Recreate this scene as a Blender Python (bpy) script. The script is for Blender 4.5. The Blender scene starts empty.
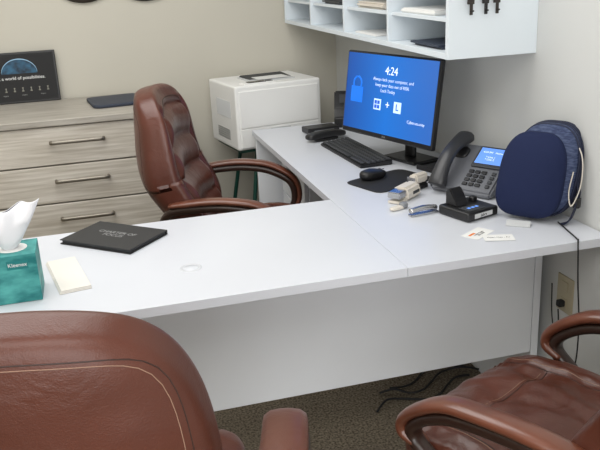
import bpy, bmesh, math, random
from mathutils import Vector, Matrix, noise
from mathutils.bvhtree import BVHTree
random.seed(7)
S=bpy.context.scene
COL=S.collection
pi=math.pi

# ---------------------------------------------------------------- materials
def srgb(r,g,b):
    f=lambda c:(c/255/12.92) if c/255<=0.04045 else ((c/255+0.055)/1.055)**2.4
    return (f(r),f(g),f(b),1)
def mat(name,rgb,rough=0.5,metal=0.0,var=0.0,vscale=20,bump=0.0,bscale=200,coat=0.0,emit=0.0,stretch=None,rgb2=None,spec=0.5,voro=False,crease=0.0,edge=(.35,.65)):
    m=bpy.data.materials.new(name); m.use_nodes=True
    nt=m.node_tree; b=nt.nodes['Principled BSDF']
    c=srgb(*rgb)
    b.inputs['Base Color'].default_value=c
    b.inputs['Roughness'].default_value=rough
    b.inputs['Metallic'].default_value=metal
    b.inputs['Specular IOR Level'].default_value=spec
    if coat: b.inputs['Coat Weight'].default_value=coat; b.inputs['Coat Roughness'].default_value=0.2
    tc=nt.nodes.new('ShaderNodeTexCoord'); mp=nt.nodes.new('ShaderNodeMapping')
    nt.links.new(tc.outputs['Object'],mp.inputs['Vector'])
    if stretch: mp.inputs['Scale'].default_value=stretch
    if var or rgb2:
        n=nt.nodes.new('ShaderNodeTexNoise'); n.inputs['Scale'].default_value=vscale; n.inputs['Detail'].default_value=5
        nt.links.new(mp.outputs[0],n.inputs['Vector'])
        r=nt.nodes.new('ShaderNodeValToRGB')
        c2=srgb(*rgb2) if rgb2 else (c[0]*(1-var),c[1]*(1-var),c[2]*(1-var),1)
        r.color_ramp.elements[0].position=edge[0]; r.color_ramp.elements[1].position=edge[1]
        r.color_ramp.elements[0].color=c2; r.color_ramp.elements[1].color=c
        nt.links.new(n.outputs['Fac'],r.inputs['Fac']); nt.links.new(r.outputs[0],b.inputs['Base Color'])
    prev=None
    if crease:
        n=nt.nodes.new('ShaderNodeTexNoise'); n.inputs['Scale'].default_value=11; n.inputs['Detail'].default_value=3; n.inputs['Distortion'].default_value=1.6
        nt.links.new(tc.outputs['Object'],n.inputs['Vector'])
        bp=nt.nodes.new('ShaderNodeBump'); bp.inputs['Strength'].default_value=crease; bp.inputs['Distance'].default_value=0.012
        nt.links.new(n.outputs['Fac'],bp.inputs['Height']); nt.links.new(bp.outputs[0],b.inputs['Normal']); prev=bp
    if bump:
        if voro:
            n=nt.nodes.new('ShaderNodeTexVoronoi'); n.inputs['Scale'].default_value=bscale; out=n.outputs['Distance']
        else:
            n=nt.nodes.new('ShaderNodeTexNoise'); n.inputs['Scale'].default_value=bscale; out=n.outputs['Fac']
        nt.links.new(tc.outputs['Object'],n.inputs['Vector'])
        bp=nt.nodes.new('ShaderNodeBump'); bp.inputs['Strength'].default_value=bump; bp.inputs['Distance'].default_value=0.0015
        if prev: nt.links.new(prev.outputs[0],bp.inputs['Normal'])
        nt.links.new(out,bp.inputs['Height']); nt.links.new(bp.outputs[0],b.inputs['Normal'])
    if emit:
        b.inputs['Emission Color'].default_value=c; b.inputs['Emission Strength'].default_value=emit
    return m
M=dict(
 wall_beige=mat('beige_paint',(198,194,182),.85,bump=.15,bscale=300),
 wall_white=mat('white_paint',(209,210,208),.85,bump=.15,bscale=300),
 ceil=mat('ceiling_paint',(238,238,235),.9),
 carpet=mat('carpet',(136,126,110),1,rgb2=(76,68,58),vscale=130,bump=.8,bscale=300,spec=.1),
 white_lam=mat('white_laminate',(209,212,219),.28,var=.03,vscale=3,spec=.5),
 panel_lam=mat('white_panel_laminate',(232,235,240),.45,var=.02,vscale=4),
 ringgrey=mat('grommet_ring_plastic',(198,200,205),.5),
 hutch=mat('grey_white_laminate',(218,226,232),.5),
 oak=mat('greige_woodgrain',(212,206,196),.55,rgb2=(180,172,159),vscale=3,stretch=(1.2,8,26)),
 oakdark=mat('greige_wood_edge',(140,134,123),.6),
 oaktop=mat('grey_woodgrain_top',(182,177,168),.5,rgb2=(154,148,138),vscale=3,stretch=(1.2,26,26)),
 nickel=mat('brushed_nickel',(150,144,134),.42,1),
 darkmetal=mat('dark_metal',(70,66,64),.4,.8),
 leather=mat('brown_leather',(84,44,32),.36,var=.22,vscale=5,bump=.15,bscale=420,voro=True,spec=.42,crease=.14),
 leather2=mat('chestnut_leather',(92,48,36),.30,var=.22,vscale=6,bump=.15,bscale=420,voro=True,spec=.55,crease=.2),
 leather3=mat('worn_brown_leather',(86,46,34),.31,var=.28,vscale=7,bump=.15,bscale=420,voro=True,spec=.5,crease=.32),
 seam=mat('leather_seam',(46,25,18),.5),
 thread=mat('tan_thread',(140,110,92),.7),
 armwood=mat('mahogany_arm',(108,62,45),.28,var=.25,vscale=9,coat=.3),
 armleather=mat('padded_arm_leather',(96,54,40),.34,var=.15,vscale=6,bump=.15,bscale=420,voro=True,crease=.15),
 armdark=mat('espresso_frame',(46,30,24),.3),
 black=mat('black_plastic',(26,26,28),.4),
 blackm=mat('matte_black',(24,24,26),.7),
 charcoal=mat('charcoal_cover',(42,42,43),.6),
 darkgrey=mat('dark_grey_plastic',(56,58,62),.5),
 phonegrey=mat('slate_phone_plastic',(104,106,112),.42),
 handset=mat('handset_plastic',(46,47,51),.35),
 grey=mat('grey_plastic',(128,130,134),.45),
 silver=mat('silver_metal',(190,190,192),.25,1),
 cream=mat('warm_white_plastic',(214,207,196),.4),
 tan=mat('tan_outlet_plastic',(176,166,140),.4),
 printer=mat('printer_white_plastic',(236,236,234),.4),
 printer2=mat('printer_grey_plastic',(196,198,199),.5),
 slot=mat('dark_slot',(52,54,56),.6),
 paper=mat('white_paper',(228,228,226),.8,var=.03,vscale=30),
 napkin=mat('white_napkin_paper',(220,216,209),.85,bump=.3,bscale=120),
 tissue=mat('white_tissue',(230,231,236),.9,bump=.3,bscale=60),
 teal=mat('teal_card',(18,112,114),.5,rgb2=(80,168,164),vscale=14,edge=(.36,.62),stretch=(1,1,2.2)),
 teallite=mat('deep_teal_card',(16,108,112),.5,rgb2=(26,124,124),vscale=14),
 navy=mat('navy_fabric',(24,34,68),.85,bump=.5,bscale=500,spec=.3),
 navymesh=mat('navy_mesh_fabric',(32,44,80),.8,rgb2=(76,88,118),vscale=60,stretch=(1,1,4)),
 navydark=mat('dark_navy_piping',(18,26,54),.6),
 green=mat('dark_green_metal',(22,70,60),.4),
 bluebook=mat('dark_blue_folder',(44,52,68),.55),
 textw=mat('white_print',(230,230,230),.6),
 textg=mat('grey_print',(148,148,148),.6),
 gold=mat('pale_icon_print',(130,128,118),.5),
 orange=mat('orange_print',(226,128,60),.6),
 iconb=mat('screen_icon_blue',(30,84,190),.5,emit=.6),
 tile=mat('screen_tile_pale_blue',(184,210,248),.5,emit=.75),
 lockb=mat('screen_padlock_blue',(18,100,200),.5,emit=.82),
 scrtext=mat('screen_text_glow',(220,232,255),.5,emit=.78),
 lcd=mat('lcd_blue_glow',(96,140,215),.3,emit=.75),
 bronze=mat('dark_bronze',(58,50,44),.5,.3),
 globe=mat('globe_print',(44,96,128),.6,rgb2=(8,18,34),vscale=22),
 glow=mat('planet_arc_print',(160,200,230),.6),
 clearblack=mat('gloss_black',(12,12,14),.18),
)
def screen_mat():
    m=bpy.data.materials.new('blue_lock_screen'); m.use_nodes=True; nt=m.node_tree; b=nt.nodes['Principled BSDF']
    tc=nt.nodes.new('ShaderNodeTexCoord'); sx=nt.nodes.new('ShaderNodeSeparateXYZ'); nt.links.new(tc.outputs['Generated'],sx.inputs[0])
    r=nt.nodes.new('ShaderNodeValToRGB'); r.color_ramp.elements[0].color=srgb(6,80,172); r.color_ramp.elements[1].color=srgb(56,114,204)
    e=r.color_ramp.elements.new(.5); e.color=srgb(14,122,226)
    nt.links.new(sx.outputs['X'],r.inputs['Fac'])
    b.inputs['Base Color'].default_value=(0.005,0.01,0.02,1); b.inputs['Roughness'].default_value=.3
    nt.links.new(r.outputs[0],b.inputs['Emission Color']); b.inputs['Emission Strength'].default_value=.95
    return m
M['screen']=screen_mat()

# ---------------------------------------------------------------- helpers
def link(ob,parent=None,loc=(0,0,0),rot=(0,0,0)):
    COL.objects.link(ob)
    ob.location=loc; ob.rotation_euler=rot
    if parent is not None: ob.parent=parent
    return ob
def from_bm(name,bm,m,parent=None,loc=(0,0,0),rot=(0,0,0),smooth=False):
    bmesh.ops.recalc_face_normals(bm,faces=bm.faces)
    me=bpy.data.meshes.new(name); bm.to_mesh(me); bm.free()
    me.materials.append(M[m] if isinstance(m,str) else m)
    if smooth:
        for p in me.polygons: p.use_smooth=True
    return link(bpy.data.objects.new(name,me),parent,loc,rot)
def add_box(bm,size,c,bevel=0,seg=2,rz=0):
    r=bmesh.ops.create_cube(bm,size=1); vs=r['verts']
    bmesh.ops.scale(bm,vec=size,verts=vs)
    if bevel>0:
        es=list({e for v in vs for e in v.link_edges})
        rr=bmesh.ops.bevel(bm,geom=es,offset=bevel,segments=seg,affect='EDGES',profile=.5)
        vs=list({v for f in rr['faces'] for v in f.verts}|{v for v in vs if v.is_valid})
    if rz: bmesh.ops.rotate(bm,verts=vs,cent=(0,0,0),matrix=Matrix.Rotation(rz,3,'Z'))
    bmesh.ops.translate(bm,vec=c,verts=vs)
def box(name,size,c,m,parent=None,bevel=0.002,loc=(0,0,0),rot=(0,0,0),seg=2):
    bm=bmesh.new(); add_box(bm,size,c,bevel,seg)
    return from_bm(name,bm,m,parent,loc,rot)
def boxes(name,lst,m,parent=None,bevel=0.0015,loc=(0,0,0),rot=(0,0,0)):
    bm=bmesh.new()
    for s,c in lst: add_box(bm,s,c,bevel,1)
    return from_bm(name,bm,m,parent,loc,rot)
def lathe(name,prof,m,parent=None,loc=(0,0,0),rot=(0,0,0),n=32):
    bm=bmesh.new(); rings=[]
    for r,z in prof:
        if r<1e-6: rings.append([bm.verts.new((0,0,z))])
        else: rings.append([bm.verts.new((r*math.cos(2*pi*i/n),r*math.sin(2*pi*i/n),z)) for i in range(n)])
    for a,b in zip(rings,rings[1:]):
        for i in range(n):
            j=(i+1)%n
            if len(a)==1 and len(b)==1: continue
            if len(a)==1: bm.faces.new((a[0],b[i],b[j]))
            elif len(b)==1: bm.faces.new((a[i],a[j],b[0]))
            else: bm.faces.new((a[i],a[j],b[j],b[i]))
    ob=from_bm(name,bm,m,parent,loc,rot,True)
    return ob
def prism(name,prof,width,m,parent=None,bevel=0.004,loc=(0,0,0),rot=(0,0,0),x0=None):
    bm=bmesh.new(); a=-width/2 if x0 is None else x0; b=a+width
    va=[bm.verts.new((a,y,z)) for y,z in prof]; vb=[bm.verts.new((b,y,z)) for y,z in prof]
    bm.faces.new(va); bm.faces.new(vb[::-1])
    for i in range(len(prof)):
        j=(i+1)%len(prof); bm.faces.new((va[i],vb[i],vb[j],va[j]))
    if bevel: bmesh.ops.bevel(bm,geom=list(bm.edges),offset=bevel,segments=2,affect='EDGES')
    return from_bm(name,bm,m,parent,loc,rot)
def rounded(name,dims,k,m,parent=None,n=20,deform=None,loc=(0,0,0),rot=(0,0,0)):
    bm=bmesh.new()
    for ax in range(3):
        for sg in (-1,1):
            g=[]
            for i in range(n+1):
                row=[]
                for j in range(n+1):
                    p=[0,0,0]; p[ax]=sg; p[(ax+1)%3]=-1+2*i/n; p[(ax+2)%3]=-1+2*j/n
                    l=sum(abs(c)**k for c in p)**(1/k)
                    v=Vector((p[0]/l*dims[0]/2,p[1]/l*dims[1]/2,p[2]/l*dims[2]/2))
                    row.append(bm.verts.new(v))
                g.append(row)
            for i in range(n):
                for j in range(n): bm.faces.new((g[i][j],g[i+1][j],g[i+1][j+1],g[i][j+1]))
    bmesh.ops.remove_doubles(bm,verts=bm.verts,dist=1e-6)
    if deform:
        for v in bm.verts: v.co=Vector(deform(v.co.x,v.co.y,v.co.z))
    return from_bm(name,bm,m,parent,loc,rot,True)
def catmull(pts,sub=6,closed=False):
    pts=[Vector(p) for p in pts]; out=[]; n=len(pts)
    rng=range(n) if closed else range(n-1)
    for i in rng:
        if closed: p0,p1,p2,p3=pts[(i-1)%n],pts[i],pts[(i+1)%n],pts[(i+2)%n]
        else: p0=pts[max(i-1,0)];p1=pts[i];p2=pts[i+1];p3=pts[min(i+2,n-1)]
        for s in range(sub):
            t=s/sub
            out.append(.5*((2*p1)+(p2-p0)*t+(2*p0-5*p1+4*p2-p3)*t*t+(3*p1-p0-3*p2+p3)*t**3))
    if not closed: out.append(pts[-1])
    return out
def sweep(name,pts,w,h,m,parent=None,side=(1,0,0),sub=6,n=14,k=2.6,closed=False,loc=(0,0,0),rot=(0,0,0),taper=None):
    P=catmull(pts,sub,closed) if sub>1 else [Vector(p) for p in pts]
    N=len(P); bm=bmesh.new(); rings=[]
    ref=Vector(side).normalized()
    for i,p in enumerate(P):
        if closed: t=(P[(i+1)%N]-P[i-1])
        else: t=P[min(i+1,N-1)]-P[max(i-1,0)]
        t.normalize()
        s=(ref-t*ref.dot(t))
        if s.length<1e-3: s=t.orthogonal()
        s.normalize()
        if w==h: ref=s
        u=t.cross(s).normalized()
        f=taper(i/(N-1)) if taper else 1
        ring=[]
        for j in range(n):
            a=2*pi*j/n; c,d=math.cos(a),math.sin(a)
            l=(abs(c)**k+abs(d)**k)**(1/k)
            ring.append(bm.verts.new(p+s*(w/2*f*c/l)+u*(h/2*f*d/l)))
        rings.append(ring)
    for i in range(N if closed else N-1):
        a=rings[i]; b=rings[(i+1)%N]
        for j in range(n):
            q=(j+1)%n; bm.faces.new((a[j],a[q],b[q],b[j]))
    if not closed:
        bm.faces.new(rings[0][::-1]); bm.faces.new(rings[-1])
    return from_bm(name,bm,m,parent,loc,rot,True)
def wire(name,pts,r,m,parent=None,sub=8): return sweep(name,pts,2*r,2*r,m,parent,sub=sub,n=8,k=2)
def text(name,body,size,loc,rot,m,parent=None,align='CENTER',depth=0.0002,scale_x=1,thin=0.0):
    cu=bpy.data.curves.new(name,'FONT'); cu.body=body; cu.size=size; cu.align_x=align; cu.align_y='CENTER'; cu.extrude=depth; cu.space_line=.95; cu.offset=-thin
    tmp=bpy.data.objects.new(name+'_tmp',cu); COL.objects.link(tmp)
    bpy.context.view_layer.update()
    dg=bpy.context.evaluated_depsgraph_get()
    me=bpy.data.meshes.new_from_object(tmp.evaluated_get(dg)); me.name=name
    bpy.data.objects.remove(tmp)
    me.materials.clear(); me.materials.append(M[m])
    for v in me.vertices: v.co.x*=scale_x
    ob=bpy.data.objects.new(name,me)
    return link(ob,parent,loc,rot)
def tag(ob,label,cat,group=None):
    ob['label']=label; ob['category']=cat
    if group: ob['group']=group
    return ob
def thing(name,label,cat,loc=(0,0,0),rz=0,group=None):
    e=bpy.data.objects.new(name,None); e.empty_display_size=.05
    link(e,None,loc,(0,0,rz)); return tag(e,label,cat,group)

# ---------------------------------------------------------------- room
XR=1.35; YB=4.15; XL=-2.0; YF=-1.6; ZC=2.6
def struct(ob): ob['kind']='structure'; return ob
struct(box('floor',(XR-XL+.2,YB-YF+.2,.1),((XR+XL)/2,(YB+YF)/2,-.05),'carpet',bevel=0))
struct(box('ceiling',(XR-XL+.2,YB-YF+.2,.1),((XR+XL)/2,(YB+YF)/2,ZC+.05),'ceil',bevel=0))
struct(box('wall_back',(XR-XL,.1,ZC),((XR+XL)/2,YB+.05,ZC/2),'wall_beige',bevel=0))
struct(box('wall_right',(.1,YB-YF+.2,ZC),(XR+.05,(YB+YF)/2,ZC/2),'wall_white',bevel=0))
struct(box('wall_left',(.1,YB-YF+.2,ZC),(XL-.05,(YB+YF)/2,ZC/2),'wall_beige',bevel=0))
struct(box('wall_front',(XR-XL,.1,ZC),((XR+XL)/2,YF-.05,ZC/2),'wall_beige',bevel=0))

# ---------------------------------------------------------------- L desk
DZ=.74; XS=.735
desk=thing('office_desk','white laminate L-shaped office desk with modesty panel','desk',(0,0,0))
def top(name,x0,x1,y0,y1,z1=DZ,t=.026,m='white_lam',b=.0012):
    return box(name,(x1-x0,y1-y0,t),((x0+x1)/2,(y0+y1)/2,z1-t/2),m,desk,b)
top('worktop',-.75,XS-.0005,1.71,2.37)
top('return_worktop',XS+.0005,XR-.006,1.71,3.63)
box('modesty_panel',(1.285+.72,.018,.460),((1.285-.72)/2,1.989,.484),'panel_lam',desk)
box('leg_panel',(.025,.62,.714),(1.300,2.04+.25,.357),'panel_lam',desk)
box('leg_panel',(.025,.60,.714),(-.72,2.04,.357),'panel_lam',desk)
box('end_panel',(XR-.02-XS-.01,.022,.714),((XR-.02+XS+.01)/2,3.60,.357),'panel_lam',desk)
box('back_rail',(.018,.9,.34),(1.325,3.1,.54),'panel_lam',desk)
gr=lathe('grommet',[(0,.0008),(.021,.0008),(.022,.0002),(.0235,.0002),(.0245,.0011),(.0285,.0011),(.030,.0002),(.030,-.004),(0,-.004)],'ringgrey',desk,(.198,1.927,DZ+.0002))
gr['label']='round pale grey cable grommet cap'
lathe('grommet_cap',[(0,.0014),(.0205,.0014),(.0212,.0009)],'white_lam',gr)
ped=thing('drawer_pedestal','white laminate drawer pedestal under the desk return','drawer unit',(1.08,3.34,0))
box('body',(.42,.42,.66),(0.005,0,.335),'panel_lam',ped)
for i in range(3):
    d=box('drawer',(.018,.40,.205),(-.216,0,.12+i*.215),'panel_lam',ped,.002)
    box('handle',(.012,.13,.012),(-.232,0,.17+i*.215),'nickel',d,.003)

# ---------------------------------------------------------------- wall hutch
hutch=thing('wall_shelf','grey-white pigeonhole organizer shelf mounted on the wall','shelf')
X0,X1,Y0,Y1,Z0=1.05,XR,2.14,4.10,1.205
pitch=.105; rows=4; H=pitch*rows
bs=[((X1-X0,.02,H+.018),((X0+X1)/2,Y0+.01,Z0+(H+.018)/2)),((X1-X0,.02,H+.018),((X0+X1)/2,Y1-.01,Z0+(H+.018)/2)),
    ((X1-X0,Y1-Y0-.04,.018),((X0+X1)/2,(Y0+Y1)/2,Z0+.009)),((X1-X0,Y1-Y0-.04,.018),((X0+X1)/2,(Y0+Y1)/2,Z0+H+.009)),
    ((.01,Y1-Y0-.04,H-.018),(X1-.005,(Y0+Y1)/2,Z0+H/2+.009))]
boxes('body',bs,'hutch',hutch,.0008)
cw=(Y1-Y0)/4
for i in range(1,4):
    box('divider',(X1-X0-.012,.014,H-.0185),((X0+X1)/2-.005,Y0+i*cw,Z0+H/2+.009),'hutch',hutch,.0008)
for r in range(1,rows):
    for i in range(4):
        ya=Y0+i*cw+(.0205 if i==0 else .0075); yb=Y0+(i+1)*cw-(.0205 if i==3 else .0075)
        box('shelf_board',(X1-X0-.03,yb-ya,.012),((X0+X1)/2,(ya+yb)/2,Z0+r*pitch+.009),'hutch',hutch,.0008)
def stack(col,row,h,w,m,label,xoff=.02,yo=0,sheets=4):
    yc=Y0+(col+.5)*cw+yo; z=Z0+row*pitch+(.018 if row==0 else .015)+.0005
    lst=[]
    for i in range(sheets):
        lst.append(((.2+random.uniform(-.01,.01),w+random.uniform(-.015,.015),h/sheets),(X0+xoff+.11+random.uniform(-.008,.008),yc+random.uniform(-.01,.01),z+h/sheets*(i+.5))))
    ob=boxes('paper_stack',lst,m,None,.0004); tag(ob,label,'papers')
stack(0,0,.014,.22,'bluebook','thin blue-grey folders lying in the shelf compartment',yo=-.02,sheets=2)
stack(0,1,.016,.26,'paper','small pile of white papers in the shelf compartment',yo=.05)
stack(1,1,.024,.28,'cream','thick pile of cream papers in the shelf compartment',yo=0,sheets=6)
stack(2,1,.02,.24,'darkgrey','dark grey folders in the shelf compartment',sheets=3)
stack(1,0,.006,.24,'paper','few white sheets lying in the lower shelf compartment',yo=.06,sheets=2)
kr=thing('key_rack','small dark metal hook rack with hanging keys on the shelf end','key rack',(1.150,2.14,1.395))
box('rail',(.13,.006,.022),(0,-.0032,.016),'darkmetal',kr,.002)
for i in range(3):
    wire('hook',[(-.045+i*.045,-.005,.018),(-.045+i*.045,-.02,.008),(-.045+i*.045,-.024,-.004),(-.045+i*.045,-.018,.0)],.002,'darkmetal',kr)
for i,x in enumerate((-.04,.008,.045)):
    k=boxes('key',[((.022,.006,.024),(x,-.022,-.018)),((.010,.004,.034),(x+.002,-.022,-.044)),((.014,.004,.005),(x+.004,-.022,-.05))],'black' if i==1 else 'darkmetal',kr,.001)

# ---------------------------------------------------------------- dresser
dr=thing('dresser','greige wood-grain four-drawer dresser against the wall','dresser',(-.085,3.53,0))
W=.83
box('body',(W-.01,.57,.80),(0,.31,.46),'oakdark',dr,.002)
box('top',(W+.02,.61,.030),(0,.295,.885),'oaktop',dr,.004)
box('plinth',(W-.04,.54,.06),(0,.31,.03),'oakdark',dr,.002)
for i in range(4):
    zc=.780-i*.178
    d=box('drawer',(W-.016,.022,.171),(0,.014,zc),'oak',dr,.003)
    zh=zc+.018
    sweep('handle',[(-.115,-.002,zh),(-.113,-.028,zh+.001),(-.06,-.032,zh+.002),(0,-.033,zh+.002),(.06,-.032,zh+.002),(.113,-.028,zh+.001),(.115,-.002,zh)],.016,.011,'nickel',d,side=(0,0,1),sub=4,k=4)
fd=thing('laptop_sleeve','dark blue-grey closed folder lying on the dresser','folder',(.112,3.86,.90),.12)
rounded('cover',(.25,.30,.016),9,'bluebook',fd,10,loc=(0,0,.0085))
box('page_edge',(.235,.285,.006),(0.004,0,.0085),'darkgrey',fd,.001)
# poster
ps=thing('sign','framed black sign with white lettering and a planet','sign',(-.36,4.10,.9))
R=(math.radians(-5),0,0)
box('frame',(.42,.014,.25),(0,0,.126),'black',ps,.003,rot=R)
box('panel',(.40,.004,.23),(0,-.0075,.126),'blackm',ps,.0005,rot=R)
RX=(math.radians(85),0,0)
def onsign(x,z,o=0): return Matrix.Rotation(R[0],3,'X')@Vector((x,-.0102-o,z))
text('lettering','Unlock a world of possibilities.',.0225,onsign(.01,.124),RX,'textw',ps)
bm=bmesh.new(); c0=bm.verts.new((0,0,0)); rim=[bm.verts.new((.085*math.cos(t),.070*math.sin(t),0)) for t in [pi*i/24 for i in range(25)]]
for a_,b_ in zip(rim,rim[1:]): bm.faces.new((c0,a_,b_))
from_bm('planet_print',bm,'globe',ps,onsign(.03,.146,.0004),RX)
arc=[onsign(.03+.086*math.cos(t),.146+.071*math.sin(t),.0008) for t in [pi*(.02+.96/11*i) for i in range(12)]]
sweep('planet_glow',arc,.0012,.0036,'glow',ps,side=(0,1,0),sub=3,taper=lambda t:.2+1.0*math.sin(t*pi))
for i in range(9):
    x=-.165+i*.040
    bm=bmesh.new(); add_box(bm,(.010,.0008,.006),(x,-.0104,.060)); add_box(bm,(.004,.0008,.014),(x,-.0104,.067)); add_box(bm,(.007,.0008,.005),(x,-.0104,.075))
    from_bm('icon_print',bm,'gold',ps,(0,0,0),R)
for x in (-.14,-.05,.04,.13):
    text('small_print','Inspire',.009,onsign(x,.040),RX,'textg',ps)
for i,x in enumerate((.03,.335)):
    p=thing('wall_plaque','dark bronze oval plaque hung on the beige wall','wall decor',(x,YB-.0005,1.468-.008*i))
    ob=lathe('disc',[(0,.018),(.07,.017),(.085,.022),(.1,.018),(.104,.004),(.104,0)],'bronze',p,(0,0,0),(pi/2,0,0)); ob.scale=(1.4,1,1)
    lathe('boss',[(0,.03),(.02,.028),(.03,.017)],'nickel',p,(0,0,0),(pi/2,0,0))

# ---------------------------------------------------------------- printer and its stand
st=thing('printer_stand','small printer stand with dark green angled legs','stand',(.865,3.895,0),math.radians(10))
box('shelf',(.42,.34,.018),(0,0,.624),'green',st,.003)
for sx in (-1,1):
    for sy in (-1,1):
        sweep('leg',[(sx*.10,sy*.11,.614),(sx*.15,sy*.14,.3),(sx*.20,sy*.17,0.002)],.020,.020,'green',st,sub=3)
box('lower_shelf',(.30,.26,.012),(0,0,.25),'green',st,.003)
pr=thing('printer','boxy white laser printer with black control panel','printer',(.865,3.885,.633),math.radians(10))
w,d,h=.465,.38,.318
box('body',(w,d,h),(0,0,h/2+.002),'printer',pr,.010,seg=3)
box('paper_tray',(w-.04,.008,.092),(0.0,-d/2-.002,.060),'printer',pr,.002)
box('tray_grip',(.11,.004,.010),(0,-d/2-.007,.094),'printer2',pr,.001)
box('front_door',(w-.04,.008,.180),(0,-d/2-.002,.203),'printer',pr,.002)
box('output_tray',(.24,.2,.006),(.01,-.01,h+.004),'printer2',pr,.003)
prism('output_slot',[(-.05,0),(.10,0),(.10,.004),(.08,.012),(-.05,.003)],.23,'slot',pr,.0015,(.02,-.0,h+.004))
box('printed_page',(.17,.10,.002),(.02,-.045,h+.0105),'paper',pr,.0004)
box('control_panel',(.17,.066,.012),(-.09,-.145,h+.003),'printer',pr,.003,seg=2)
box('display',(.095,.040,.004),(-.1,-.145,h+.010),'clearblack',pr,.001)
box('button_strip',(.03,.03,.003),(-.03,-.145,h+.010),'darkgrey',pr,.001)
boxes('side_vent',[((.003,.006,.085),(-w/2-.0005,-.11+i*.0135,.195)) for i in range(15)],'printer2',pr,.0008)
boxes('lower_side_vent',[((.003,.17,.004),(-w/2-.0005,.0,.045+i*.011)) for i in range(5)],'slot',pr,.0005)

# ---------------------------------------------------------------- monitor
mo=thing('computer_monitor','black flat computer monitor showing a blue lock screen','monitor',(1.09,2.73,DZ),math.radians(-72.5))
T=math.radians(-8)
cz=.262
box('bezel',(.545,.022,.325),(0,.010,0),'black',mo,.006,loc=(0,0,cz),rot=(T,0,0))
rounded('back_housing',(.36,.05,.22),5,'blackm',mo,12,loc=(0,.036,cz-.005),rot=(T,0,0))
box('screen',(.528,.002,.298),(0,-.0015,.006),'screen',mo,.0003,loc=(0,0,cz),rot=(T,0,0))
RT=Matrix.Rotation(T,3,'X')
def onscr(x,z,o=.0032): 
    v=RT@Vector((x,-o,z+.006)); return (v.x,v.y,v.z+cz)
RS=(pi/2+T,0,0)
text('clock_digits','4:24',.043,onscr(.012,.092),RS,'scrtext',mo)
for bd,x,z in (('Always lock your computer, and',.025,.058),('keep your data out of RISK',.022,.037),('Lock Today',.0,.016)):
    text('screen_lettering',bd,.018,onscr(x,z),RS,'scrtext',mo,thin=.0003)
text('screen_lettering','Cybersecurity',.017,onscr(.175,-.082),RS,'scrtext',mo,thin=.0003)
def icon(x):
    box('key_icon',(.042,.002,.042),(0,0,0),'tile',mo,.0009,loc=onscr(x,-.038,.003),rot=(T,0,0))
icon(-.055); icon(.065)
for a_ in(-.0085,.0085):
    for b_ in(-.0085,.0085): box('window_icon',(.0135,.001,.0135),(a_,0,b_),'iconb',mo,.0002,loc=onscr(-.055,-.038,.0048),rot=(T,0,0))
text('key_letter','L',.034,onscr(.065,-.038,.0048),RS,'iconb',mo,thin=-.0004,depth=.0006)
text('plus_mark','+',.045,onscr(.006,-.036),RS,'scrtext',mo)
box('padlock_icon',(.075,.0008,.062),(0,0,0),'lockb',mo,.0003,loc=onscr(-.190,-.012,.003),rot=(T,0,0))
sweep('padlock_shackle',[onscr(-.213,.018,.003),onscr(-.213,.042,.003),onscr(-.190,.058,.003),onscr(-.167,.042,.003),onscr(-.167,.018,.003)],.009,.002,'lockb',mo,side=(1,0,0),sub=4)
text('brand_mark','DELL',.010,(RT@Vector((0,-.0022,-.152))+Vector((0,0,cz))),RS,'textg',mo)
sweep('neck',[(0,.115,.01),(0,.115,.10),(0,.10,.18),(0,.065,.25)],.06,.022,'black',mo,sub=4)
box('base',(.19,.13,.012),(0,.115,.0065),'black',mo,.004)

# ---------------------------------------------------------------- keyboard / mouse / pad
kb=thing('keyboard','black full-size computer keyboard on the desk','keyboard',(1.022,2.935,DZ),math.radians(-87))
prism('body',[(-.068,0.0006),(.068,0.0006),(.068,.022),(-.068,.012)],.45,'black',kb,.003)
bm=bmesh.new()
for r in range(6):
    y=-.052+r*.0205
    x=-.215
    while x<.215:
        kw=.0165
        if r==0 and -.12<x<-.02: kw=.10
        if not(.078<x<.085 or .145<x<.15):
            add_box(bm,(kw,.0165,.006),(x+kw/2,y,.0135+ (y+.068)*.0735+.003),.0015,1)
        x+=kw+.0028
kk=from_bm('keys',bm,'darkgrey',kb); kk['kind']='stuff'
wire('cable',[(-.15,.066,.012),(-.16,.085,.004),(-.20,.095,.0025)],.002,'black',kb)
tag(rounded('mouse_pad',(.275,.2,.004),8,'blackm',None,10,loc=(1.005,2.50,DZ+.0021),rot=(0,0,.35)),'thin black mouse pad lying on the desk','mouse pad')
ms=thing('computer_mouse','black computer mouse resting on the mouse pad','mouse',(.955,2.545,DZ+.0042),math.radians(-70))
rounded('body',(.062,.11,.036),3,'black',ms,14,lambda x,y,z:(x*(1-.15*abs(y)/.055),y,(z+.018)*(1-.25*max(0,y/.055)) if z>-.012 else max(z+.018,0)*.5),loc=(0,0,.0003))
rounded('scroll_wheel',(.008,.02,.01),2,'darkgrey',ms,6,loc=(0,.03,.028))
box('button_gap',(.0015,.04,.002),(0,.035,.0275),'blackm',ms,.0003)
dk=thing('docking_station','flat black docking station near the monitor','docking station',(1.03,3.44,DZ),.1)
box('body',(.16,.09,.028),(0,0,.0145),'black',dk,.005)
boxes('port_strip',[((.1,.001,.006),(0,-.0455,.015))],'grey',dk,.0003)
m2=thing('phone_handset','black elongated phone handset lying on the desk','phone handset',(1.00,3.26,DZ),.25)
rounded('body',(.20,.06,.03),4,'black',m2,12,lambda x,y,z:(x,y*(1-.25*math.cos(x*20)*.6),z+ .006*math.cos(x*16)),loc=(0,0,.0222))
rounded('earpiece',(.04,.045,.012),3,'darkgrey',m2,8,loc=(-.07,0,.034))
rounded('foot',(.12,.05,.012),4,'blackm',m2,8,loc=(0,0,.0065))
scn=thing('label_printer','small black label printer at the rear of the desk','label printer',(1.20,3.53,DZ),math.radians(-20))
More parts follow.
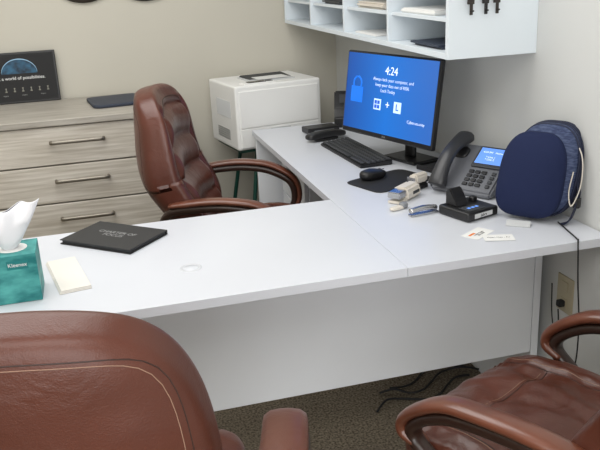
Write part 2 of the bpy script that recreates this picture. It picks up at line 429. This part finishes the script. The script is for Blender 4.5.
prism('body',[(-.07,0.001),(.07,0.001),(.07,.15),(.03,.165),(-.04,.09),(-.07,.05)],.13,'black',scn,.006)
box('label_slot',(.08,.05,.004),(0,0,0),'darkgrey',scn,.001,loc=(0,-.003,.131),rot=(math.radians(47),0,0))

# ---------------------------------------------------------------- desk phone
ph=thing('desk_phone','slate grey office desk phone with lit blue display','telephone',(1.232,2.290,DZ),math.radians(-58))
prism('body',[(-.10,0.001),(.05,0.001),(.083,.118),(.068,.138),(-.10,.020)],.225,'phonegrey',ph,.006)
fa=math.atan2(.118,.168); RF=(fa,0,0)
def fp(x,s,o): return (x,-.10+s*math.cos(fa)-o*math.sin(fa),.020+s*math.sin(fa)+o*math.cos(fa))
box('display_frame',(.116,.092,.010),(0,0,0),'darkgrey',ph,.003,loc=fp(.050,.150,.003),rot=RF)
box('display',(.098,.070,.002),(0,0,0),'lcd',ph,.0005,loc=fp(.050,.152,.0095),rot=RF)
text('display_lettering','4:24 PM   Home\n\n* Line 1\n* Line 2',.011,fp(.050,.152,.0108),RF,'scrtext',ph)
for r in range(4):
    for c in range(3):
        box('button',(.018,.012,.005),(0,0,0),'black',ph,.0015,loc=fp(.006+c*.024,.084-r*.0185,.003),rot=RF)
for r in range(4):
    box('function_button',(.014,.012,.005),(0,0,0),'darkgrey',ph,.0015,loc=fp(.090,.084-r*.0185,.003),rot=RF)
rounded('earpiece_cradle',(.055,.05,.02),3,'black',ph,8,loc=fp(-.070,.160,.0),rot=RF)
hs=[fp(-.074,-.012,.022),fp(-.074,.025,.040),fp(-.074,.075,.054),fp(-.074,.12,.054),fp(-.074,.175,.040),fp(-.074,.215,.022)]
sweep('handset',hs,.056,.036,'handset',ph,sub=6,k=3,taper=lambda t:1+.35*(abs(2*t-1)**2)*(1 if abs(2*t-1)<.93 else .75)-.12)
cords=[]
for i in range(150):
    t=i/149; ang=t*2*pi*22
    c=Vector((-.118-.010*math.sin(t*pi),-.085+.11*t,.012+.01*math.sin(t*pi)))
    cords.append(c+Vector((.006*math.cos(ang),0,.006*math.sin(ang))))
sweep('coiled_cord',cords,.003,.003,'black',ph,sub=1,n=6,k=2)

# headset base
hb=thing('headset_base','black wireless headset charging base with small display','headset base',(1.080,2.045,DZ),math.radians(18))
box('body',(.13,.13,.03),(0,0,.016),'black',hb,.007,seg=3)
prism('charging_cradle',[(0,.03),(.055,.03),(.055,.075),(.035,.085),(.015,.05)],.05,'black',hb,.004,(-.02,0,0))
box('touch_screen',(.065,.045,.003),(0,0,0),'darkgrey',hb,.001,loc=(-.015,-.033,.032))
box('label_plate',(.075,.001,.014),(0,-.0655,.016),'printer2',hb,.0003)
text('maker_lettering','Jabra',.013,(0,-.0664,.016),(pi/2,0,0),'blackm',hb)
for i in range(3): box('status_icon',(.01,.01,.001),(-.03+i*.016,-.033,.0342),'lcd',hb,.0002)
rounded('knob',(.024,.024,.02),3,'black',hb,8,loc=(.04,.02,.038))

# cream desk tools
sp=thing('stapler','compact cream and silver electric stapler on the desk','stapler',(.98,2.29,DZ),math.radians(38))
prism('housing',[(-.03,0.0008),(.03,0.0008),(.03,.036),(.018,.046),(-.022,.046),(-.03,.034)],.095,'cream',sp,.008)
prism('head',[(-.024,0.018),(.024,0.018),(.022,.040),(-.022,.040)],.05,'silver',sp,.003,x0=-.09)
prism('anvil',[(-.022,0.0008),(.022,0.0008),(.022,.010),(-.022,.010)],.05,'cream',sp,.002,x0=-.09)
box('slot',(.04,.004,.010),(0.01,-.0305,.022),'slot',sp,.001)
hp=thing('hole_punch','cream and silver hole punch beside the stapler','hole punch',(1.055,2.375,DZ),math.radians(25))
box('base',(.066,.046,.016),(0,0,.009),'blackm',hp,.003)
prism('lever',[(-.023,.024),(.023,.018),(.023,.034),(.005,.055),(-.020,.060),(-.026,.050)],.062,'cream',hp,.006)
for s in (-1,1): box('bracket',(.006,.036,.03),(s*.029,0,.03),'silver',hp,.001)
s2=thing('mini_stapler','small silver stapler lying on the desk','stapler',(.955,2.10,DZ),math.radians(8))
prism('base',[(-.011,0.0008),(.011,0.0008),(.011,.007),(-.011,.007)],.10,'silver',s2,.001)
sweep('arm',[(.045,0,.017),(0,0,.022),(-.048,0,.017)],.02,.014,'silver',s2,side=(0,1,0),sub=5,k=3.5)
s3=thing('staple_remover','small white staple remover lying on the desk','staple remover',(.90,2.175,DZ),math.radians(20))
rounded('jaw',(.06,.022,.012),4,'cream',s3,8,loc=(0,0,.0065))
rounded('grip',(.028,.026,.02),3,'grey',s3,8,loc=(.024,0,.0105))
tr=thing('notepad_tray','flat black tray with papers near the phone','tray',(1.235,2.585,DZ),.3)
boxes('tray',[((.13,.10,.004),(0,0,.0026)),((.13,.004,.016),(0,-.048,.012)),((.13,.004,.016),(0,.048,.012)),((.004,.092,.016),(-.063,0,.012)),((.004,.092,.016),(.063,0,.012))],'black',tr,.0005)
box('pad',(.11,.08,.008),(0,0,.0095),'darkgrey',tr,.001)

# ---------------------------------------------------------------- navy case + wedge
cu=thing('lumbar_cushion','rounded padded navy fabric case with mesh side and straps','cushion',(1.242,1.942,DZ),math.radians(-54))
def dome(x,y,z):
    s=z/.135
    wx=1.0+.05*max(0,-s)-.20*max(0,s)**2
    return (x*wx+.012*s, y-.022*(1-min(1,(x/.11)**2))*(1-s*s), z)
tilt=math.radians(-7)
rounded('shell',(.200,.115,.275),3.2,'navymesh',cu,22,lambda x,y,z:(x*(1-.16*max(0,z/.137)**2)+.012*z/.137,y,z),loc=(.024,.030,.150),rot=(tilt,0,0))
rounded('front_pad',(.198,.056,.258),3.5,'navy',cu,22,dome,loc=(.000,-.018,.138),rot=(tilt,0,0))
def ell(cx,cy,cz_,rx,rz_,n=32,k=3.1):
    o=[]
    for i in range(n):
        a=2*pi*i/n;c,d=math.cos(a),math.sin(a);l=(abs(c)**k+abs(d)**k)**(1/k); x=c/l*rx; z=d/l*rz_
        x=x*(1-.17*max(0,z/rz_)**2)+.012*z/rz_
        v=Matrix.Rotation(tilt,3,'X')@Vector((x,0,z)); o.append((cx+v.x,cy+v.y,cz_+v.z))
    return o
for yy,rr in ((.004,.1005),(.017,.1018),(.030,.1024),(.043,.1018),(.056,.0998),(.068,.097)):
    sweep('piping',ell(.024,yy,.150,rr,rr*1.360),.006,.006,'navydark',cu,sub=2,closed=True,n=8,k=2)
sweep('strap',[(.122,.02,.12),(.132,.01,.09),(.126,.0,.045),(.115,-.01,.012),(.10,-.03,.004)],.022,.004,'navydark',cu,side=(0,1,0),sub=5,k=5)
box('buckle',(.018,.02,.03),(.130,.004,.065),'black',cu,.003)
wire('drawstring',[(.10,.03,.25),(.137,.0,.20),(.141,-.01,.12),(.122,-.02,.06),(.112,-.02,.10),(.118,-.01,.16)],.0018,'cream',cu)
wd=thing('wedge_stand','pale grey wedge stand beside the cushion','stand',(1.165,1.893,DZ),math.radians(-38))
prism('wedge',[(-.016,0.0006),(.016,0.0006),(.016,.011),(-.016,.003)],.07,'printer2',wd,.0012)
cd=thing('business_card','white business card with coloured print on the desk','card',(1.03,1.865,DZ),math.radians(32))
box('card',(.095,.055,.0006),(0,.012,.0006),'paper',cd,.0001)
boxes('print',[((.03,.008,.0003),(-.02,.02,.0011))],'orange',cd,.0)
text('lettering','CARE TEAM\n555 0100',.009,(.0,.005,.0012),(0,0,0),'blackm',cd,depth=.0001)
c2=thing('business_card','white business card lying beside another card','card',(1.055,1.84,DZ+.0014),math.radians(-18))
box('card',(.085,.05,.0006),(0.01,-.02,.0004),'paper',c2,.0001)
text('lettering','Open Mon - Fri',.010,(.01,-.018,.0009),(0,0,0),'blackm',c2,depth=.0001)

# ---------------------------------------------------------------- left side of desk
tb=thing('tissue_box','teal cardboard tissue box with leaf pattern','tissue box',(-.238,1.913,DZ))
box('carton',(.115,.115,.125),(0,0,.0632),'teal',tb,.0015)
box('label_band',(.050,.0008,.022),(.012,-.0577,.100),'teallite',tb,.0002)
text('brand_lettering','Kleenex',.0135,(0.012,-.0584,.100),(pi/2,0,0),'textw',tb)
lathe('opening_film',[(0,.0005),(.034,.0005),(.036,.0001),(.036,0)],'paper',tb,(0,0,.126))
bm=bmesh.new(); nn=84; mm=26; rings=[]
for j in range(mm+1):
    t=j/mm; ring=[]
    for i in range(nn):
        an=2*pi*i/nn
        r=.012+.050*t**.7
        r*=1+.10*t*math.sin(3*an+1.2+t*2)+.05*t*math.sin(5*an+3*t)
        pinch=.8*(1-t**1.6)+.08
        x=r*math.cos(an)*1.0; y=r*math.sin(an)*pinch
        nz=noise.noise(Vector((x*26,y*26,t*3)))
        zz=t*(.106+.012*nz+.26*x*t)
        ring.append(bm.verts.new((x+.020*t*t+.006*nz*t,y+.010*t*math.sin(x*95)+.006*nz,zz)))
    rings.append(ring)
for p,q in zip(rings,rings[1:]):
    for i in range(nn):
        j=(i+1)%nn; bm.faces.new((p[i],p[j],q[j],q[i]))
ti=from_bm('tissue',bm,'tissue',tb,(-.004,0,.123),smooth=True)
sm=ti.modifiers.new('solid','SOLIDIFY'); sm.thickness=.0010
np_=thing('napkin','folded white paper napkin lying on the desk','napkin',(-.122,1.995,DZ),math.radians(10))
for i in range(3):
    box('fold',(.080-.002*i,.242-.003*i,.0030),(.001*i,0,.0018+i*.0031),'napkin',np_,.0010)
nb=thing('notebook','closed charcoal hardcover notebook with pale lettering','notebook',(.012,2.25,DZ),math.radians(-42))
box('cover',(.262,.182,.003),(0,0,.0135),'charcoal',nb,.001)
box('cover',(.262,.182,.003),(0,0,.002),'charcoal',nb,.001)
box('pages',(.252,.172,.0085),(0,0,.0078),'slot',nb,.0005)
box('spine',(.262,.006,.0135),(0,.0885,.0078),'charcoal',nb,.002)
text('cover_lettering','CHARTER OF\nFOCUS',.023,(0,.005,.0152),(0,0,0),'textg',nb,depth=.0001)

# ---------------------------------------------------------------- outlet & cables
ot=thing('wall_outlet','tan wall outlet plate with plugged cable','outlet',(XR,1.90,.485))
box('plate',(.006,.080,.120),(-.003,0,0),'tan',ot,.002)
for s in(-1,1):
    box('socket',(.004,.034,.032),(-.007,0,s*.028),'tan',ot,.002)
box('plug',(.022,.022,.022),(-.018,0,-.028),'blackm',ot,.005)
tag(wire('power_cable',[(1.28,1.865,.744),(1.262,1.79,.744),(1.242,1.715,.7455),(1.237,1.7035,.738),(1.245,1.702,.62),(1.262,1.705,.47),(1.275,1.73,.33),(1.30,1.81,.28),(1.322,1.88,.36),(1.325,1.9,.438)],.0022,'black'),'black power cable dropping over the desk edge to the outlet','cable')
tag(wire('power_cable',[(1.338,1.96,.50),(1.335,1.93,.35),(1.33,1.80,.22),(1.30,1.85,.02),(1.2,2.1,.006),(1.08,2.2,.006)],.002,'black'),'black power cable trailing down the wall to the floor','cable')
for i in range(3):
    pts=[]; x=.82+.05*i; y=2.18+.07*i
    for j in range(9):
        pts.append((x+j*.052, y+.035*math.sin(j*1.1+i*1.7)+.012*j, .006+.004*(i%2)+ .012*max(0,math.sin(j*.9+i))*(j%3==1)))
    tag(wire('floor_cable',pts,.004,'blackm'),'tangled black cable lying on the carpet under the desk','cable')
tag(box('power_strip',(.26,.055,.035),(1.13,2.44,.0178),'blackm',None,.006),'black power strip on the carpet under the desk','power strip')

# ---------------------------------------------------------------- executive chairs
def sm01(x): x=max(0,min(1,x)); return x*x*(3-2*x)
def chair(label,loc,ang,recl=12,lea='leather',ribs=0,stitched=False,bw=.52,bh=.66,bt=.125,arm_z=0.0,arm_y=0.0,arm_x=.285,padw=.06,padh=.024,padm='armwood',framew=.05,hst=.81,wr=.006,seat_y=.02,seat_z=0.0):
    ch=thing('office_chair',label,'chair',(loc[0],loc[1],0),math.radians(ang))
    def seatd(x,y,z):
        f=1-.05*(y/.26)
        zz=z+ (.018*math.cos(x*pi/.5)*math.cos(y*pi/.55) if z>0 else 0)-.02*max(0,y/.26)**3 +.012*(x/.26)**2
        if z>0 and abs(x)>.17: zz+=.006
        if z>0: zz-= .012*math.exp(-((abs(x)-.185)/.010)**2)
        if z>0 and abs(x)<.18:
            zz-= .010*math.exp(-((y-.10)/.012)**2)
            if ribs: zz+=.006*math.sin(y*2*pi/.09)
        return (x*f,y,zz+wr*noise.noise(Vector((x*14,y*9,z*9+loc[0])))+wr*.5*noise.noise(Vector((x*34,y*22,z*9+loc[0]))))
    so=rounded('seat',(.53,.53,.13),4.2,lea,ch,40,seatd,loc=(0,seat_y,.465+seat_z))
    rounded('seat_shell',(.46,.46,.05),4,'armdark',ch,10,loc=(0,.02,.395+seat_z))
    bm=bmesh.new(); bm.from_mesh(so.data); bs_=BVHTree.FromBMesh(bm); bm.free()
    def sseam(pts,r,m):
        out=[]
        for x,y in pts:
            h=bs_.ray_cast(Vector((x,y,.5)),Vector((0,0,-1)))
            if h[0] is not None: out.append(h[0])
        sweep('seat_seam',out,2*r,2*r,m,ch,sub=1,n=6,k=2,loc=(0,seat_y,.465+seat_z))
    for sx in(-1,1):
        sseam([(sx*.186*(1-.05*y/.26),y) for y in [-.2+.42*i/30 for i in range(31)]],.0016,'seam')
        sseam([(sx*.196*(1-.05*y/.26),y) for y in [-.2+.42*i/30 for i in range(31)]],.0009,'thread')
    sseam([(-.18+.36*i/24,.10) for i in range(25)],.0016,'seam')
    sseam([(-.18+.36*i/24,.11) for i in range(25)],.0008,'thread')
    rc=math.radians(recl)
    hw=bw/2; hh=bh/2
    def outl(s): return 1-.13*max(0,s)**2-.10*max(0,-s)**2
    def backd(x,y,z):
        s=z/hh; u=x/hw
        yy=y*(1+.15*math.cos(s*pi))+.05*u*u-.016*math.cos(s*pi)
        yy+= .035*math.exp(-((s+.45)/.35)**2)
        if y>0:
            q=sm01((.90-abs(s))/.15)
            if ribs: yy+=(ribs*(abs(math.sin((s+.06*u*u)*pi*2.6)))**.6-ribs*.4)*sm01((.74-abs(u))/.12)*q
            yy-=.014*math.exp(-((abs(u)-.76)/.045)**2)*q
        if y<0: yy-=.010*(1-u*u)
        yy+=wr*.5*noise.noise(Vector((x*10,3+y*3,z*12+loc[1])))
        zz=z+hh
        zz-= .03*u*u*(1 if s>0 else -.3)
        c,d=math.cos(rc),math.sin(rc)
        return (x*outl(s), yy*c-zz*d, yy*d+zz*c)
    bo=rounded('backrest',(bw,bt,bh),4.5,lea,ch,48,backd,loc=(0,-.235,.44))
    bm=bmesh.new(); bm.from_mesh(bo.data); bv=BVHTree.FromBMesh(bm); bm.free()
    def seam(name,hwf,hhf,dirn,m,r,k=5):
        pts=[]
        for i in range(120):
            an=2*pi*i/120; c,d=math.cos(an),math.sin(an); l=(abs(c)**k+abs(d)**k)**(1/k)
            s=d/l*hhf; x=c/l*hwf*hw*outl(s)
            zz=hh+s*hh - .03*(x/hw)**2*(1 if s>0 else -.3)
            mid=Vector((x,-zz*math.sin(rc),zz*math.cos(rc)))
            hit=bv.ray_cast(mid-Vector((0,dirn*.6,0)),Vector((0,dirn,0)))
            if hit[0] is not None: pts.append(hit[0])
        if len(pts)>20:
            sweep(name,pts,r*2,r*2,m,ch,sub=1,closed=True,n=6,k=2,loc=(0,-.235,.44))
    seam('rear_seam',hst+.035,hst+.02,1,'seam',.0010,8)
    if stitched: seam('rear_stitching',hst,hst,1,'thread',.0007,8)
    seam('front_seam',.84,.88,-1,'seam',.0016)
    for sx in (-1,1):
        X=arm_x*sx; az=arm_z; ay=arm_y
        path=[(X*.80,-.30,.60+az),(X*.95,-.25,.655+az),(X*1.02,-.12,.672+az),(X*1.04,.02+ay*.5,.668+az),(X*1.04,.14+ay,.648+az),(X*1.03,.215+ay,.60+az),(X*1.02,.228+ay,.53+az*.5),(X*1.0,.17+ay,.46),(X*.94,.08+ay*.5,.415),(X*.75,.02,.39)]
        arm=sweep('armrest',path,framew,.030,'armdark',ch,sub=6,k=3)
        o=.010+padh*.5-.012
        pad=[(X*.97,-.26,.669+az+o),(X*1.02,-.12,.686+az+o),(X*1.04,.02+ay*.5,.683+az+o),(X*1.04,.145+ay,.664+az+o),(X*1.03,.228+ay+o*.5,.612+az+o*.3),(X*1.02,.245+ay+o*.5,.545+az*.5),(X*1.0,.205+ay,.49)]
        if padm=='armleather': pad=pad[:5]+[(X*1.03,.240+ay,.575+az)]
        sweep('arm_pad',pad,padw,padh,padm,arm,sub=6,k=2.6,taper=lambda t:min(1,.62+t*4,.62+(1-t)*3))
    lathe('gas_column',[(0,.35),(.03,.35),(.03,.22),(.024,.22),(.024,.10),(.0,.10)],'black',ch,n=20)
    box('tilt_mechanism',(.16,.22,.04),(0,0,.355),'blackm',ch,.006)
    lathe('hub',[(0,.14),(.035,.14),(.045,.11),(.045,.075),(0,.075)],'armdark',ch,n=20)
    for i in range(5):
        an=2*pi*i/5+.3; c,d=math.cos(an),math.sin(an)
        lg=sweep('base_leg',[(c*.03,d*.03,.11),(c*.15,d*.15,.105),(c*.29,d*.29,.075)],.05,.034,'armdark',ch,side=(-d,c,0),sub=4,k=3,taper=lambda t:1-.4*t)
        sweep('caster',[(c*.28-d*.022,d*.28+c*.022,.029),(c*.28+d*.022,d*.28-c*.022,.029)],.056,.056,'black',lg,sub=1,n=20,k=2)
    return ch
chair('chestnut leather executive chair behind the desk',(.545,2.80),-108,recl=12,lea='leather2',ribs=.032,bw=.50,bh=.665,bt=.13,padw=.052,padh=.022,framew=.042,arm_y=-.075,arm_z=.030,arm_x=.275,seat_z=.02)
chair('brown leather executive chair seen from behind with stitched back',(-.068,1.27),-15,recl=13,stitched=True,bw=.53,bh=.680,arm_x=.328,arm_y=-.05,arm_z=-.035,padw=.090,padh=.044,padm='armleather',framew=.094,hst=.885,seat_z=.03)
chair('brown leather executive chair with wooden arms facing the desk',(.920,1.285),25,recl=14,lea='leather3',bh=.62,arm_z=-.050,arm_y=-.045,padw=.060,padh=.028,framew=.042,arm_x=.275,wr=.014,seat_y=.045,seat_z=-.035)

# ---------------------------------------------------------------- lights
def area(name,loc,size,energy,color=(1,1,1),rot=(0,0,0)):
    L=bpy.data.lights.new(name,'AREA'); L.shape='RECTANGLE'; L.size=size[0]; L.size_y=size[1]; L.energy=energy; L.color=color
    o=bpy.data.objects.new(name,L); COL.objects.link(o); o.location=loc; o.rotation_euler=rot; return o
area('ceiling_light',(-.3,2.5,ZC-.02),(2.0,1.6),41,(1,.99,.97))
area('ceiling_light',(-.3,0.0,ZC-.02),(2.0,1.6),34,(1,.99,.97))
area('front_fill_light',(-.3,YF+.02,1.35),(2.6,1.9),62,(.98,.99,1),(pi/2,0,0))  # added fill at the solid front wall, lifts the desk's front panel
W_=bpy.data.worlds.new('room_world'); S.world=W_; W_.use_nodes=True
W_.node_tree.nodes['Background'].inputs[0].default_value=(.9,.95,1,1); W_.node_tree.nodes['Background'].inputs[1].default_value=.3

# ---------------------------------------------------------------- camera
r_=Vector((.962,-.2696,-.0459)).normalized()
f_=Vector((.241,.9153,-.3229)); f_=(f_-r_*f_.dot(r_)).normalized()
u_=r_.cross(f_)
m=Matrix((r_,u_,-f_)).transposed().to_4x4(); m.translation=Vector((0,0,1.5))
cam=bpy.data.cameras.new('camera'); cam.sensor_width=36; cam.lens=764*36/600; cam.clip_start=.05
co=bpy.data.objects.new('camera',cam); COL.objects.link(co); co.matrix_world=m
S.camera=co
S.view_settings.view_transform='Standard'; S.view_settings.exposure=0
